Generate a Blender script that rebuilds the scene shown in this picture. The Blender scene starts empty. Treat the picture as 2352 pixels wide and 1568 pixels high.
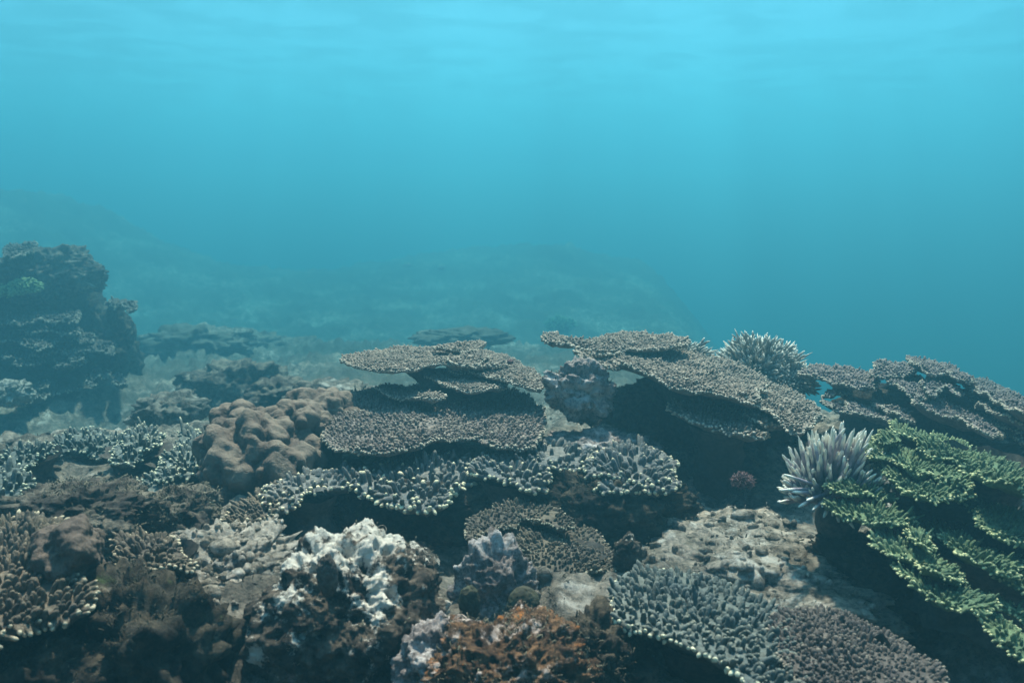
import bpy, bmesh, math, random
import numpy as np
from mathutils import Vector, Matrix
from mathutils.geometry import delaunay_2d_cdt

# ------------------------------------------------------------------ camera, light, exposure
scn = bpy.context.scene
PITCH = math.radians(-9.0)
CAM = np.array([0.0, 0.0, 1.0])
FPX = 1176.0 / math.tan(math.radians(30.0))        # focal length in units of a 2352 px wide frame
cd = bpy.data.cameras.new('camera'); cam = bpy.data.objects.new('camera', cd)
scn.collection.objects.link(cam); scn.camera = cam
cam.location = CAM; cam.rotation_euler = (math.radians(90) + PITCH, 0, 0)
cd.sensor_width = 36.0; cd.lens = 18.0 / math.tan(math.radians(30.0))
cd.clip_start = 0.02; cd.clip_end = 400.0
cd.dof.use_dof = True; cd.dof.focus_distance = 2.5; cd.dof.aperture_fstop = 5.6

SUN_EL, SUN_AZ = math.radians(63), math.radians(4)      # azimuth measured from +Y (ahead) towards +X
w = bpy.data.worlds.new('World'); scn.world = w; w.use_nodes = True
nt = w.node_tree; bg = nt.nodes['Background']
sky = nt.nodes.new('ShaderNodeTexSky'); sky.sky_type = 'NISHITA'; sky.sun_disc = False
sky.sun_elevation = SUN_EL; sky.sun_rotation = SUN_AZ
nt.links.new(sky.outputs[0], bg.inputs[0]); bg.inputs[1].default_value = 0.10
sl = bpy.data.lights.new('sun', 'SUN'); sun = bpy.data.objects.new('sun', sl)
scn.collection.objects.link(sun); sl.energy = 5.0; sl.angle = math.radians(2.5); sl.color = (1.0, 0.66, 0.555)
sd = Vector((math.sin(SUN_AZ) * math.cos(SUN_EL), math.cos(SUN_AZ) * math.cos(SUN_EL), math.sin(SUN_EL)))
sun.rotation_euler = (-sd).to_track_quat('-Z', 'Y').to_euler(); sun.location = (0, 3, 12)

scn.view_settings.view_transform = 'Standard'; scn.view_settings.look = 'None'
scn.view_settings.exposure = 2.2; scn.view_settings.gamma = 1.0
scn.render.engine = 'CYCLES'
cy = scn.cycles
cy.use_denoising = True; cy.max_bounces = 5; cy.diffuse_bounces = 2; cy.glossy_bounces = 2
cy.transmission_bounces = 2; cy.volume_bounces = 0; cy.transparent_max_bounces = 6
cy.caustics_reflective = False; cy.caustics_refractive = False

# ------------------------------------------------------------------ helpers: noise
rng = np.random.default_rng(11); random.seed(11)
_perm = np.random.default_rng(5).permutation(256).astype(np.int64); _perm = np.concatenate([_perm, _perm, _perm])
_g = np.random.default_rng(6).normal(size=(256, 3)); _g /= np.linalg.norm(_g, axis=1)[:, None]

def perlin(p):
    p = np.asarray(p, float); i = np.floor(p).astype(np.int64); f = p - i; i &= 255
    u = f * f * f * (f * (f * 6 - 15) + 10); out = 0
    for dx in (0, 1):
        for dy in (0, 1):
            for dz in (0, 1):
                h = _perm[_perm[_perm[i[:, 0] + dx] + i[:, 1] + dy] + i[:, 2] + dz]
                d = f - np.array([dx, dy, dz])
                wgt = (u[:, 0] if dx else 1 - u[:, 0]) * (u[:, 1] if dy else 1 - u[:, 1]) * (u[:, 2] if dz else 1 - u[:, 2])
                out = out + wgt * np.einsum('ij,ij->i', _g[h], d)
    return out * 1.6

def fbm(p, octaves=4, gain=0.5, lac=2.03):
    p = np.asarray(p, float); a, s = 1.0, 0
    for k in range(octaves):
        s = s + a * perlin(p + 17.3 * k); p = p * lac; a *= gain
    return s

def ridged(p, octaves=4, gain=0.55):
    p = np.asarray(p, float); a, s = 1.0, 0
    for k in range(octaves):
        s = s + a * (1 - 2 * np.abs(perlin(p + 9.1 * k))); p = p * 2.1; a *= gain
    return s

def cells(p, seed=0):
    """distance to the nearest jittered cell point"""
    p = np.asarray(p, float); i = np.floor(p).astype(np.int64); best = np.full(len(p), 9.0)
    for dx in (-1, 0, 1):
        for dy in (-1, 0, 1):
            for dz in (-1, 0, 1):
                c = i + np.array([dx, dy, dz]); k = c & 255
                h = _perm[_perm[_perm[k[:, 0]] + k[:, 1]] + k[:, 2]]
                q = c + 0.5 + 0.42 * _g[(h + seed) & 255]
                best = np.minimum(best, np.linalg.norm(p - q, axis=1))
    return best

def sstep(a, b, x):
    t = np.clip((x - a) / (b - a), 0, 1); return t * t * (3 - 2 * t)

# ------------------------------------------------------------------ helpers: pixels of the 2352 x 1568 frame to points
CP, SP = math.cos(PITCH), math.sin(PITCH)
def ray(px, py):
    x = (np.asarray(px, float) - 1176) / FPX; v = -(np.asarray(py, float) - 784) / FPX
    return np.stack([x, CP - v * SP, SP + v * CP], -1)
def at(px, py, Y):
    d = ray(px, py); return CAM + d * (np.asarray(Y, float) / d[..., 1])[..., None]
def on_plane(pts, P0, sx, sy):
    d = ray([p[0] for p in pts], [p[1] for p in pts])
    n = np.array([-sx, -sy, 1.0]); t = ((P0 - CAM) @ n) / (d @ n)
    return CAM + d * t[:, None]

# ------------------------------------------------------------------ helpers: meshes and objects
COL = scn.collection
def make_mesh(name, V, quads=None, tris=None, attrs=None, smooth=True):
    V = np.ascontiguousarray(V, np.float32)
    q = np.zeros((0, 4), np.int32) if quads is None else np.asarray(quads, np.int32).reshape(-1, 4)
    t = np.zeros((0, 3), np.int32) if tris is None else np.asarray(tris, np.int32).reshape(-1, 3)
    me = bpy.data.meshes.new(name)
    me.vertices.add(len(V)); me.vertices.foreach_set('co', V.ravel())
    me.loops.add(q.size + t.size); me.loops.foreach_set('vertex_index', np.concatenate([q.ravel(), t.ravel()]))
    n = len(q) + len(t); me.polygons.add(n)
    st = np.concatenate([np.arange(len(q)) * 4, len(q) * 4 + np.arange(len(t)) * 3]).astype(np.int32)
    me.polygons.foreach_set('loop_start', st)
    me.update(calc_edges=True)
    if smooth: me.polygons.foreach_set('use_smooth', np.ones(n, bool))
    for k, a in (attrs or {}).items():
        at_ = me.attributes.new(k, 'FLOAT', 'POINT'); at_.data.foreach_set('value', np.ascontiguousarray(a, np.float32))
    return me

def obj(name, me, mat=None, parent=None, base=None):
    o = bpy.data.objects.new(name, me); COL.objects.link(o)
    if mat is not None and me is not None and not me.materials: me.materials.append(mat)
    if parent is not None: o.parent = parent
    return o

def tag(o, label=None, cat=None, group=None, kind=None):
    for k, v in (('label', label), ('category', cat), ('group', group), ('kind', kind)):
        if v: o[k] = v
    return o

def thing(name, label, cat, loc, group=None):
    o = bpy.data.objects.new(name, None); COL.objects.link(o); o.location = loc; o.empty_display_size = 0.05
    return tag(o, label, cat, group)

def grid_quads(nr, nc, wrap=False, off=0):
    r = np.arange(nr - 1)[:, None]; c = np.arange(nc if wrap else nc - 1)[None, :]; c2 = (c + 1) % nc
    return (off + np.stack([r * nc + c, r * nc + c2, (r + 1) * nc + c2, (r + 1) * nc + c], -1)).reshape(-1, 4)

# ------------------------------------------------------------------ materials
def base_mat(name, rough=0.85, spec=0.12):
    m = bpy.data.materials.new(name); m.use_nodes = True; t = m.node_tree
    b = t.nodes['Principled BSDF']; b.inputs['Roughness'].default_value = rough
    b.inputs['Specular IOR Level'].default_value = spec
    return m, t, b
def N(t, typ, **kw):
    n = t.nodes.new(typ)
    for k, v in kw.items():
        if k in n.inputs.keys(): n.inputs[k].default_value = v
        else: setattr(n, k, v)
    return n
def rgba(c): return (c[0], c[1], c[2], 1.0)
def mix(t, fac, a, b, blend='MIX'):
    n = t.nodes.new('ShaderNodeMix'); n.data_type = 'RGBA'; n.blend_type = blend
    for sock, v in ((n.inputs[0], fac), (n.inputs[6], a), (n.inputs[7], b)):
        if hasattr(v, 'links') or hasattr(v, 'is_output'): t.links.new(v, sock)
        elif isinstance(v, (int, float)): sock.default_value = v
        else: sock.default_value = rgba(v)
    return n.outputs[2]
def ramp(t, src, lo, hi):
    n = t.nodes.new('ShaderNodeMapRange'); n.interpolation_type = 'SMOOTHSTEP'
    n.inputs['From Min'].default_value = lo; n.inputs['From Max'].default_value = hi
    t.links.new(src, n.inputs['Value']); return n.outputs['Result']
def noise(t, co, scale, detail=4.0, rough=0.6):
    n = t.nodes.new('ShaderNodeTexNoise'); n.inputs['Scale'].default_value = scale
    n.inputs['Detail'].default_value = detail; n.inputs['Roughness'].default_value = rough
    t.links.new(co, n.inputs['Vector']); return n.outputs['Fac']

def world_co(t):
    return t.nodes.new('ShaderNodeNewGeometry').outputs['Position']

def coral_mat(name, base, tip, alt=None, mott=0.45, bump=0.4, tip_lo=0.55, bs=260):
    m, t, b = base_mat(name)
    co = world_co(t); n1 = noise(t, co, 14, 5); n2 = noise(t, co, 90, 3)
    alt = alt or tuple(c * 0.55 for c in base)
    c = mix(t, ramp(t, n1, 0.38, 0.66), base, alt)
    dark = mix(t, ramp(t, n2, 0.35, 0.65), (1 - mott,) * 3, (1.0, 1.0, 1.0))
    c = mix(t, 1.0, c, dark, 'MULTIPLY')
    a = t.nodes.new('ShaderNodeAttribute'); a.attribute_name = 'tip'
    c = mix(t, ramp(t, a.outputs['Fac'], tip_lo, 1.0), c, tip)
    t.links.new(c, b.inputs['Base Color'])
    bp = N(t, 'ShaderNodeBump'); bp.inputs['Strength'].default_value = bump; bp.inputs['Distance'].default_value = 0.004
    t.links.new(noise(t, co, bs, 3), bp.inputs['Height']); t.links.new(bp.outputs[0], b.inputs['Normal'])
    return m

def rock_mat(name, dark, mid, pale, extra=None, pale_at=(0.56, 0.66), extra_at=(0.6, 0.7), scale=9.0, bump=0.8, big=None, crest=None):
    m, t, b = base_mat(name, 0.92, 0.08)
    co = world_co(t)
    n1 = noise(t, co, scale, 8, 0.68); n2 = noise(t, co, scale * 0.45, 6, 0.65); n3 = noise(t, co, scale * 4.5, 6, 0.7)
    c = mix(t, ramp(t, n1, 0.40, 0.60), dark, mid)
    sp = mix(t, ramp(t, n3, 0.36, 0.62), (0.45, 0.45, 0.45), (1.25, 1.2, 1.15))
    c = mix(t, 1.0, c, sp, 'MULTIPLY')
    off = N(t, 'ShaderNodeVectorMath', operation='ADD'); t.links.new(co, off.inputs[0]); off.inputs[1].default_value = (7.3, 2.1, 4.4)
    n4 = noise(t, off.outputs[0], scale * 0.8, 8, 0.72)
    if crest:                                                            # pale crust grows thickest on the crest
        sep = N(t, 'ShaderNodeSeparateXYZ'); t.links.new(co, sep.inputs[0])
        up = N(t, 'ShaderNodeMapRange'); up.inputs['From Min'].default_value = crest[0]; up.inputs['From Max'].default_value = crest[1]
        up.inputs['To Min'].default_value = -0.05; up.inputs['To Max'].default_value = 0.10; t.links.new(sep.outputs[2], up.inputs['Value'])
        ad = N(t, 'ShaderNodeMath', operation='ADD'); t.links.new(n4, ad.inputs[0]); t.links.new(up.outputs[0], ad.inputs[1]); n4 = ad.outputs[0]
    c = mix(t, ramp(t, n4, *pale_at), c, pale)
    if extra:
        off2 = N(t, 'ShaderNodeVectorMath', operation='ADD'); t.links.new(co, off2.inputs[0]); off2.inputs[1].default_value = (1.7, 9.1, 3.2)
        c = mix(t, ramp(t, noise(t, off2.outputs[0], scale * 0.7, 7, 0.7), *extra_at), c, extra)
    if big:                                                              # dark reef growth on the lower floor
        sp_ = N(t, 'ShaderNodeSeparateXYZ'); t.links.new(co, sp_.inputs[0])
        ml = N(t, 'ShaderNodeMath', operation='MULTIPLY'); t.links.new(ramp(t, noise(t, co, 0.9, 7, 0.68), 0.38, 0.54), ml.inputs[0]); t.links.new(ramp(t, sp_.outputs[1], 3.2, 7.0), ml.inputs[1])
        c = mix(t, ml.outputs[0], c, big)
    t.links.new(c, b.inputs['Base Color'])
    hsum = N(t, 'ShaderNodeMath', operation='ADD'); t.links.new(noise(t, co, scale * 7, 8, 0.75), hsum.inputs[0]); t.links.new(n1, hsum.inputs[1])
    bp = N(t, 'ShaderNodeBump'); bp.inputs['Strength'].default_value = bump; bp.inputs['Distance'].default_value = 0.02
    t.links.new(hsum.outputs[0], bp.inputs['Height']); t.links.new(bp.outputs[0], b.inputs['Normal'])
    return m

M = {}
M['mauve'] = coral_mat('mauve_brown_coral', (0.205, 0.163, 0.133), (0.46, 0.39, 0.28), (0.155, 0.127, 0.112))
M['mauve_dark'] = coral_mat('dark_mauve_coral', (0.12, 0.098, 0.082), (0.28, 0.235, 0.175), (0.09, 0.075, 0.068))
M['grey'] = coral_mat('grey_tan_coral', (0.25, 0.205, 0.16), (0.52, 0.45, 0.34), (0.19, 0.16, 0.13))
M['finger'] = coral_mat('slate_finger_coral', (0.165, 0.155, 0.135), (0.70, 0.60, 0.38), (0.125, 0.13, 0.125), tip_lo=0.72)
M['dark'] = coral_mat('dark_brown_coral', (0.15, 0.117, 0.08), (0.48, 0.40, 0.27), (0.105, 0.085, 0.066), tip_lo=0.7)
M['slate'] = coral_mat('grey_green_coral', (0.125, 0.135, 0.115), (0.60, 0.56, 0.38), (0.10, 0.118, 0.112), tip_lo=0.7)
M['far'] = coral_mat('grey_mauve_coral', (0.21, 0.172, 0.15), (0.42, 0.36, 0.26), (0.15, 0.13, 0.125))
M['ledge'] = coral_mat('dark_ledge_coral', (0.12, 0.10, 0.08), (0.30, 0.27, 0.21), (0.085, 0.072, 0.06), tip_lo=0.7)
M['green'] = coral_mat('green_coral', (0.15, 0.20, 0.10), (0.58, 0.56, 0.29), (0.10, 0.15, 0.085), tip_lo=0.66)
M['lilac'] = coral_mat('lilac_coral', (0.36, 0.32, 0.35), (0.85, 0.80, 0.66), (0.29, 0.265, 0.31), mott=0.25, tip_lo=0.7)
M['pale'] = coral_mat('pale_bush_coral', (0.22, 0.215, 0.185), (0.52, 0.51, 0.43), (0.17, 0.17, 0.155), mott=0.25)
M['bottle'] = coral_mat('bright_green_coral', (0.14, 0.22, 0.10), (0.24, 0.34, 0.16), (0.09, 0.16, 0.075))
M['boulder'] = coral_mat('tan_boulder_coral', (0.118, 0.086, 0.064), (0.15, 0.116, 0.086), (0.095, 0.07, 0.055), mott=0.4, bump=1.0, bs=130)
M['under'] = coral_mat('coral_stalk', (0.10, 0.085, 0.07), (0.2, 0.17, 0.13))
M['rock'] = rock_mat('reef_rock', (0.05, 0.042, 0.036), (0.16, 0.14, 0.11), (0.42, 0.38, 0.31), (0.26, 0.18, 0.19), (0.60, 0.70), (0.64, 0.72))
M['white_rock'] = rock_mat('white_crusted_rock', (0.045, 0.036, 0.03), (0.13, 0.105, 0.08), (0.64, 0.58, 0.48), (0.28, 0.23, 0.22), (0.53, 0.59), (0.62, 0.69), scale=12, crest=(0.20, 0.38))
M['pink_rock'] = rock_mat('pink_crusted_rock', (0.17, 0.145, 0.135), (0.33, 0.285, 0.27), (0.55, 0.50, 0.46), (0.12, 0.10, 0.09), (0.50, 0.62), (0.58, 0.66), scale=16)
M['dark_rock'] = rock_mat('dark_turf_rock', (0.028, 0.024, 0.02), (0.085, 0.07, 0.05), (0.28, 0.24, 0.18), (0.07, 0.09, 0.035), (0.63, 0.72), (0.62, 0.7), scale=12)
M['orange_rock'] = rock_mat('orange_crusted_rock', (0.055, 0.034, 0.024), (0.17, 0.10, 0.055), (0.46, 0.38, 0.33), (0.30, 0.115, 0.03), (0.55, 0.63), (0.54, 0.64), scale=18)
M['floor'] = rock_mat('reef_floor', (0.12, 0.105, 0.085), (0.27, 0.235, 0.19), (0.46, 0.42, 0.36), (0.13, 0.11, 0.08), (0.54, 0.68), (0.60, 0.72), scale=9, bump=1.0, big=(0.085, 0.08, 0.062))
M['slope'] = rock_mat('rubble_slope', (0.18, 0.155, 0.12), (0.36, 0.31, 0.25), (0.55, 0.50, 0.42), (0.12, 0.10, 0.075), (0.52, 0.66), (0.62, 0.72), scale=14)
M['sand'] = rock_mat('pale_sandy_rock', (0.24, 0.215, 0.18), (0.38, 0.345, 0.295), (0.52, 0.48, 0.42), (0.13, 0.115, 0.09), (0.52, 0.68), (0.58, 0.70), scale=9, bump=0.9)
M['sponge'] = coral_mat('dark_olive_sponge', (0.055, 0.055, 0.03), (0.09, 0.085, 0.05), (0.04, 0.038, 0.026))
M['shell'] = coral_mat('grey_tube_rim', (0.28, 0.26, 0.21), (0.4, 0.37, 0.3))
M['pinkish'] = coral_mat('pinkish_knob', (0.55, 0.33, 0.26), (0.6, 0.4, 0.3))
M['red'] = coral_mat('dull_red_tuft', (0.15, 0.08, 0.075), (0.22, 0.13, 0.12), (0.10, 0.06, 0.06))

# ------------------------------------------------------------------ the sea bed
def floor_z(x, y, detail=True):
    x = np.asarray(x, float); y = np.asarray(y, float); P = np.stack([x, y, 0 * x], -1)
    z = 0.20 + 0.05 * fbm(P * 1.3, 3)
    z = z - 0.36 * sstep(2.9, 5.2, y) - 0.42 * sstep(5, 9.5, y)            # the reef top drops to a lower floor
    z = z - 0.75 * sstep(9, 14, y)
    z = z + 2.4 * np.exp(-(((x + 11.8) / 4.6) ** 2 + ((y - 20.0) / 4.5) ** 2)) * (1 + 0.16 * fbm(P * 0.5 + 8, 5))      # far ridge on one side
    z = z + 1.05 * np.exp(-(((x - 0.2) / 5.0) ** 2 + ((y - 24.0) / 6.0) ** 2)) * (1 + 0.25 * fbm(P * 0.5 + 2, 4))       # far mound
    side = x - (0.75 + 0.10 * y)
    z = z - 3.6 * sstep(0.0, 4.5, side) * sstep(2.8, 5.5, y)           # deep water beside the reef
    z = z - 2.0 * sstep(24, 38, y)
    z = z - 0.16 * np.exp(-(((x - 0.35) / 0.5) ** 2 + ((y - 2.45) / 0.22) ** 2))     # hollows under the table corals
    z = z - 0.12 * np.exp(-(((x + 0.1) / 0.5) ** 2 + ((y - 1.98) / 0.12) ** 2))
    z = z - 0.20 * np.exp(-(((x - 0.78) / 0.28) ** 2 + ((y - 1.5) / 0.28) ** 2))
    z = z + 0.06 * np.exp(-(((x + 0.55) / 0.25) ** 2 + ((y - 1.75) / 0.3) ** 2))
    z = z - 0.34 * np.exp(-(((x + 2.1) / 1.1) ** 2 + ((y - 4.6) / 1.0) ** 2))
    if detail:
        r = np.hypot(x, y); amp = np.clip(r / 2.6, 0.95, 3.5)
        z = z + amp * (0.022 * ridged(P * 4.2, 4) - 0.02 + 0.016 * fbm(P * 13 + 5, 3)) + 0.08 * sstep(4, 8, y) * fbm(P * 1.6 + 3, 4)
    return z
ang = np.radians(np.concatenate([np.linspace(-180, -44, 40, endpoint=False), np.linspace(-44, 44, 430), np.linspace(44, 180, 40, endpoint=False)[1:]]))
rad = np.concatenate([np.geomspace(0.25, 1.0, 20, endpoint=False), np.geomspace(1.0, 26, 330, endpoint=False), np.geomspace(26, 40, 12)])
A, R = np.meshgrid(ang, rad); X = (R * np.sin(A)).ravel(); Y = (R * np.cos(A)).ravel()
V = np.stack([X, Y, floor_z(X, Y)], -1); nc = len(ang)
V = np.concatenate([V, [[0, 0, float(floor_z(np.zeros(1), np.zeros(1))[0])]]]); c0 = len(V) - 1
fan = [(c0, i, (i + 1) % nc) for i in range(nc)]
o = obj('sea_bed', make_mesh('sea_bed', V, grid_quads(len(rad), nc, True)[:, ::-1], fan), M['floor']); tag(o, kind='structure')

def hit(px, py):
    """where the ray through a frame pixel meets the sea bed"""
    d = ray(px, py); t = np.geomspace(0.8, 38, 900); P = CAM + d[None] * t[:, None]
    k = int(np.argmax(P[:, 2] < floor_z(P[:, 0], P[:, 1]))); return P[k] if k else P[-1]
def ground(x, y): return float(floor_z(np.array([x]), np.array([y]))[0])

# ------------------------------------------------------------------ the water: its surface seen from below, and the hazy body of water
ux = np.linspace(-44, 44, 131); uy = np.linspace(-26, 58, 131); GX, GY = np.meshgrid(ux, uy)
Pw = np.stack([GX.ravel(), GY.ravel(), 0 * GX.ravel()], -1)
Vw = Pw.copy(); Vw[:, 2] = 3.3 + 0.012 * fbm(Pw * np.array([0.55, 0.7, 1]), 3) 
mw, tw, bw = base_mat('water_surface')
tw.nodes.remove(bw)
tr = N(tw, 'ShaderNodeBsdfTransparent'); tw.links.new(mix(tw, ramp(tw, noise(tw, world_co(tw), 1.1, 2, 0.5), 0.38, 0.60), (0.66, 0.68, 0.69), (0.97, 0.99, 1.0)), tr.inputs[0])   # noise in the tint dapples the sunlight, standing in for ripples focusing it
gl = N(tw, 'ShaderNodeBsdfGlossy'); gl.inputs['Roughness'].default_value = 0.35; gl.inputs[0].default_value = (0.8, 0.95, 1, 1)
mx = N(tw, 'ShaderNodeMixShader')
lw = N(tw, 'ShaderNodeLayerWeight')                                  # beyond the critical angle the surface mirrors the water below
rr_ = ramp(tw, lw.outputs['Facing'], 0.30, 0.48); rr_.node.inputs['To Max'].default_value = 0.8; tw.links.new(rr_, mx.inputs[0])
tw.links.new(tr.outputs[0], mx.inputs[1]); tw.links.new(gl.outputs[0], mx.inputs[2])
tw.links.new(mx.outputs[0], tw.nodes['Material Output'].inputs[0])
o = obj('water_surface', make_mesh('water_surface', Vw, grid_quads(131, 131)), mw); tag(o, kind='structure')

mh, th, bh = base_mat('haze'); th.nodes.remove(bh)
pv = N(th, 'ShaderNodeVolumePrincipled')
rho = 0.30; sig_s = (0.0120, 0.0500, 0.0690); sig_t = (0.165, 0.096, 0.095)      # scattering and extinction per metre
ks = [(sig_t[i] - sig_s[i]) / (rho - sig_s[i]) for i in range(3)]
pv.inputs['Color'].default_value = tuple(v / rho for v in sig_s) + (1,); pv.inputs['Density'].default_value = rho
pv.inputs['Absorption Color'].default_value = tuple((1 - k) ** 2 for k in ks) + (1,)
pv.inputs['Anisotropy'].default_value = 0.6; pv.inputs['Density Attribute'].default_value = ''
pv.inputs['Temperature Attribute'].default_value = ''; pv.inputs['Color Attribute'].default_value = ''
th.links.new(pv.outputs[0], th.nodes['Material Output'].inputs['Volume'])
try: mh.cycles.homogeneous_volume = True
except Exception: pass
hb = np.array([[sx, sy, sz] for sz in (-5.6, 3.75) for sy in (-42.0, 62.0) for sx in (-48.0, 48.0)])
hq = [(0, 2, 3, 1), (4, 5, 7, 6), (0, 1, 5, 4), (2, 6, 7, 3), (0, 4, 6, 2), (1, 3, 7, 5)]
o = obj('haze', make_mesh('haze', hb, hq, smooth=False), mh); tag(o, kind='stuff')

# ------------------------------------------------------------------ coral builders
def unit(v): return v / np.maximum(np.linalg.norm(v, axis=-1, keepdims=True), 1e-9)

def nub_mesh(name, P, D, H, Rd, sides=6, tipv=None, seed=0):
    """tapering round-ended branchlets standing at P along D"""
    n = len(P); D = unit(D); g = np.random.default_rng(seed)
    ref = np.where(np.abs(D[:, 2:3]) < 0.9, np.array([[0, 0, 1.0]]), np.array([[1.0, 0, 0]]))
    U = unit(np.cross(D, ref)); W = np.cross(D, U)
    a = np.arange(sides) * 2 * math.pi / sides
    bend = unit(g.normal(size=(n, 3))) * (H * 0.12)[:, None]
    Vs, T = [], []
    for tt, rr in ((-0.15, 1.1), (0.5, 0.97), (0.86, 0.66)):
        c = P + D * (H * tt)[:, None] + bend * tt * tt
        Vs.append(c[:, None, :] + (Rd * rr)[:, None, None] * (np.cos(a)[None, :, None] * U[:, None, :] + np.sin(a)[None, :, None] * W[:, None, :]))
        T.append(np.full((n, sides), max(tt, 0)))
    V = np.concatenate(Vs, 1); Tv = np.concatenate(T, 1)
    V = np.concatenate([V, (P + D * H[:, None] + bend)[:, None, :]], 1); Tv = np.concatenate([Tv, np.ones((n, 1))], 1)
    if tipv is not None: Tv = Tv * tipv[:, None]
    k = 3 * sides + 1
    q = grid_quads(3, sides, True); tri = np.array([[2 * sides + i, 2 * sides + (i + 1) % sides, 3 * sides] for i in range(sides)])
    off = (np.arange(n) * k)[:, None, None]
    return make_mesh(name, V.reshape(-1, 3), (q[None] + off).reshape(-1, 4), (tri[None] + off).reshape(-1, 3), {'tip': Tv.ravel()})

UNIT = []
def unit_branch(k):
    """shared meshes for branchlets that are objects of their own: height 1 along z"""
    if not UNIT:
        for s in range(7):
            g = np.random.default_rng(100 + s); sides = 7
            ts = [-0.1, 0.12, 0.35, 0.6, 0.8, 0.93]; rs = [1.15, 1.0, 0.97, 0.9, 0.74, 0.48]
            bx, by = g.normal(size=2) * 0.10; V = []; T = []
            for t_, r_ in zip(ts, rs):
                for i in range(sides):
                    al = 2 * math.pi * i / sides; rr = r_ * (1 + 0.08 * g.normal()) * 0.16
                    V.append((bx * t_ * t_ + rr * math.cos(al), by * t_ * t_ + rr * math.sin(al), t_)); T.append(max(t_, 0))
            V.append((bx, by, 1.0)); T.append(1.0)
            tri = [(5 * sides + i, 5 * sides + (i + 1) % sides, 6 * sides) for i in range(sides)]
            UNIT.append((np.array(V), grid_quads(6, sides, True), np.array(tri), np.array(T)))
    return UNIT[k % 7]
_UM = {}
def branch_obj(name, P, D, h, r, mat, parent, base, k, pale=1.0):
    pale = 1.25 if pale > 1.0 else (1.0 if pale > 0.88 else 0.8)
    key = (k % 7, mat.name, pale)
    if key not in _UM:
        V, q, t, T = unit_branch(k); me = make_mesh(name, V, q, t, {'tip': T * pale}); me.materials.append(mat); _UM[key] = me
    o = bpy.data.objects.new(name, _UM[key]); COL.objects.link(o); o.parent = parent
    o.location = Vector(P) - Vector(base); o.scale = (r / 0.16, r / 0.16, h)
    o.rotation_euler = Vector(D).to_track_quat('Z', 'Y').to_euler()
    return o

def smooth_poly(pts, n):
    P = np.asarray(pts, float); m = len(P); out = []
    for i in range(m):
        p0, p1, p2, p3 = P[i - 1], P[i], P[(i + 1) % m], P[(i + 2) % m]
        for t in np.linspace(0, 1, 12, endpoint=False):
            out.append(0.5 * ((2 * p1) + (-p0 + p2) * t + (2 * p0 - 5 * p1 + 4 * p2 - p3) * t * t + (-p0 + 3 * p1 - 3 * p2 + p3) * t ** 3))
    out = np.array(out); seg = np.linalg.norm(np.roll(out, -1, 0) - out, axis=1); s = np.concatenate([[0], np.cumsum(seg)])
    q = np.linspace(0, s[-1], n, endpoint=False); out = np.concatenate([out, out[:1]])
    return np.stack([np.interp(q, s, out[:, k]) for k in range(out.shape[1])], -1)

def inside(p, poly):
    x, y = p[:, 0][:, None], p[:, 1][:, None]; a = poly; b = np.roll(poly, -1, 0)
    c = (a[None, :, 1] > y) != (b[None, :, 1] > y)
    xi = (b[None, :, 0] - a[None, :, 0]) * (y - a[None, :, 1]) / (b[None, :, 1] - a[None, :, 1] + 1e-12) + a[None, :, 0]
    return ((c & (x < xi)).sum(1) % 2) == 1

def edge_dist(p, poly):
    a = poly[None]; b = np.roll(poly, -1, 0)[None]; ab = b - a; q = p[:, None, :2] - a
    t = np.clip((q * ab).sum(-1) / np.maximum((ab * ab).sum(-1), 1e-12), 0, 1)
    return np.linalg.norm(q - t[..., None] * ab, axis=-1).min(1)

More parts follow.
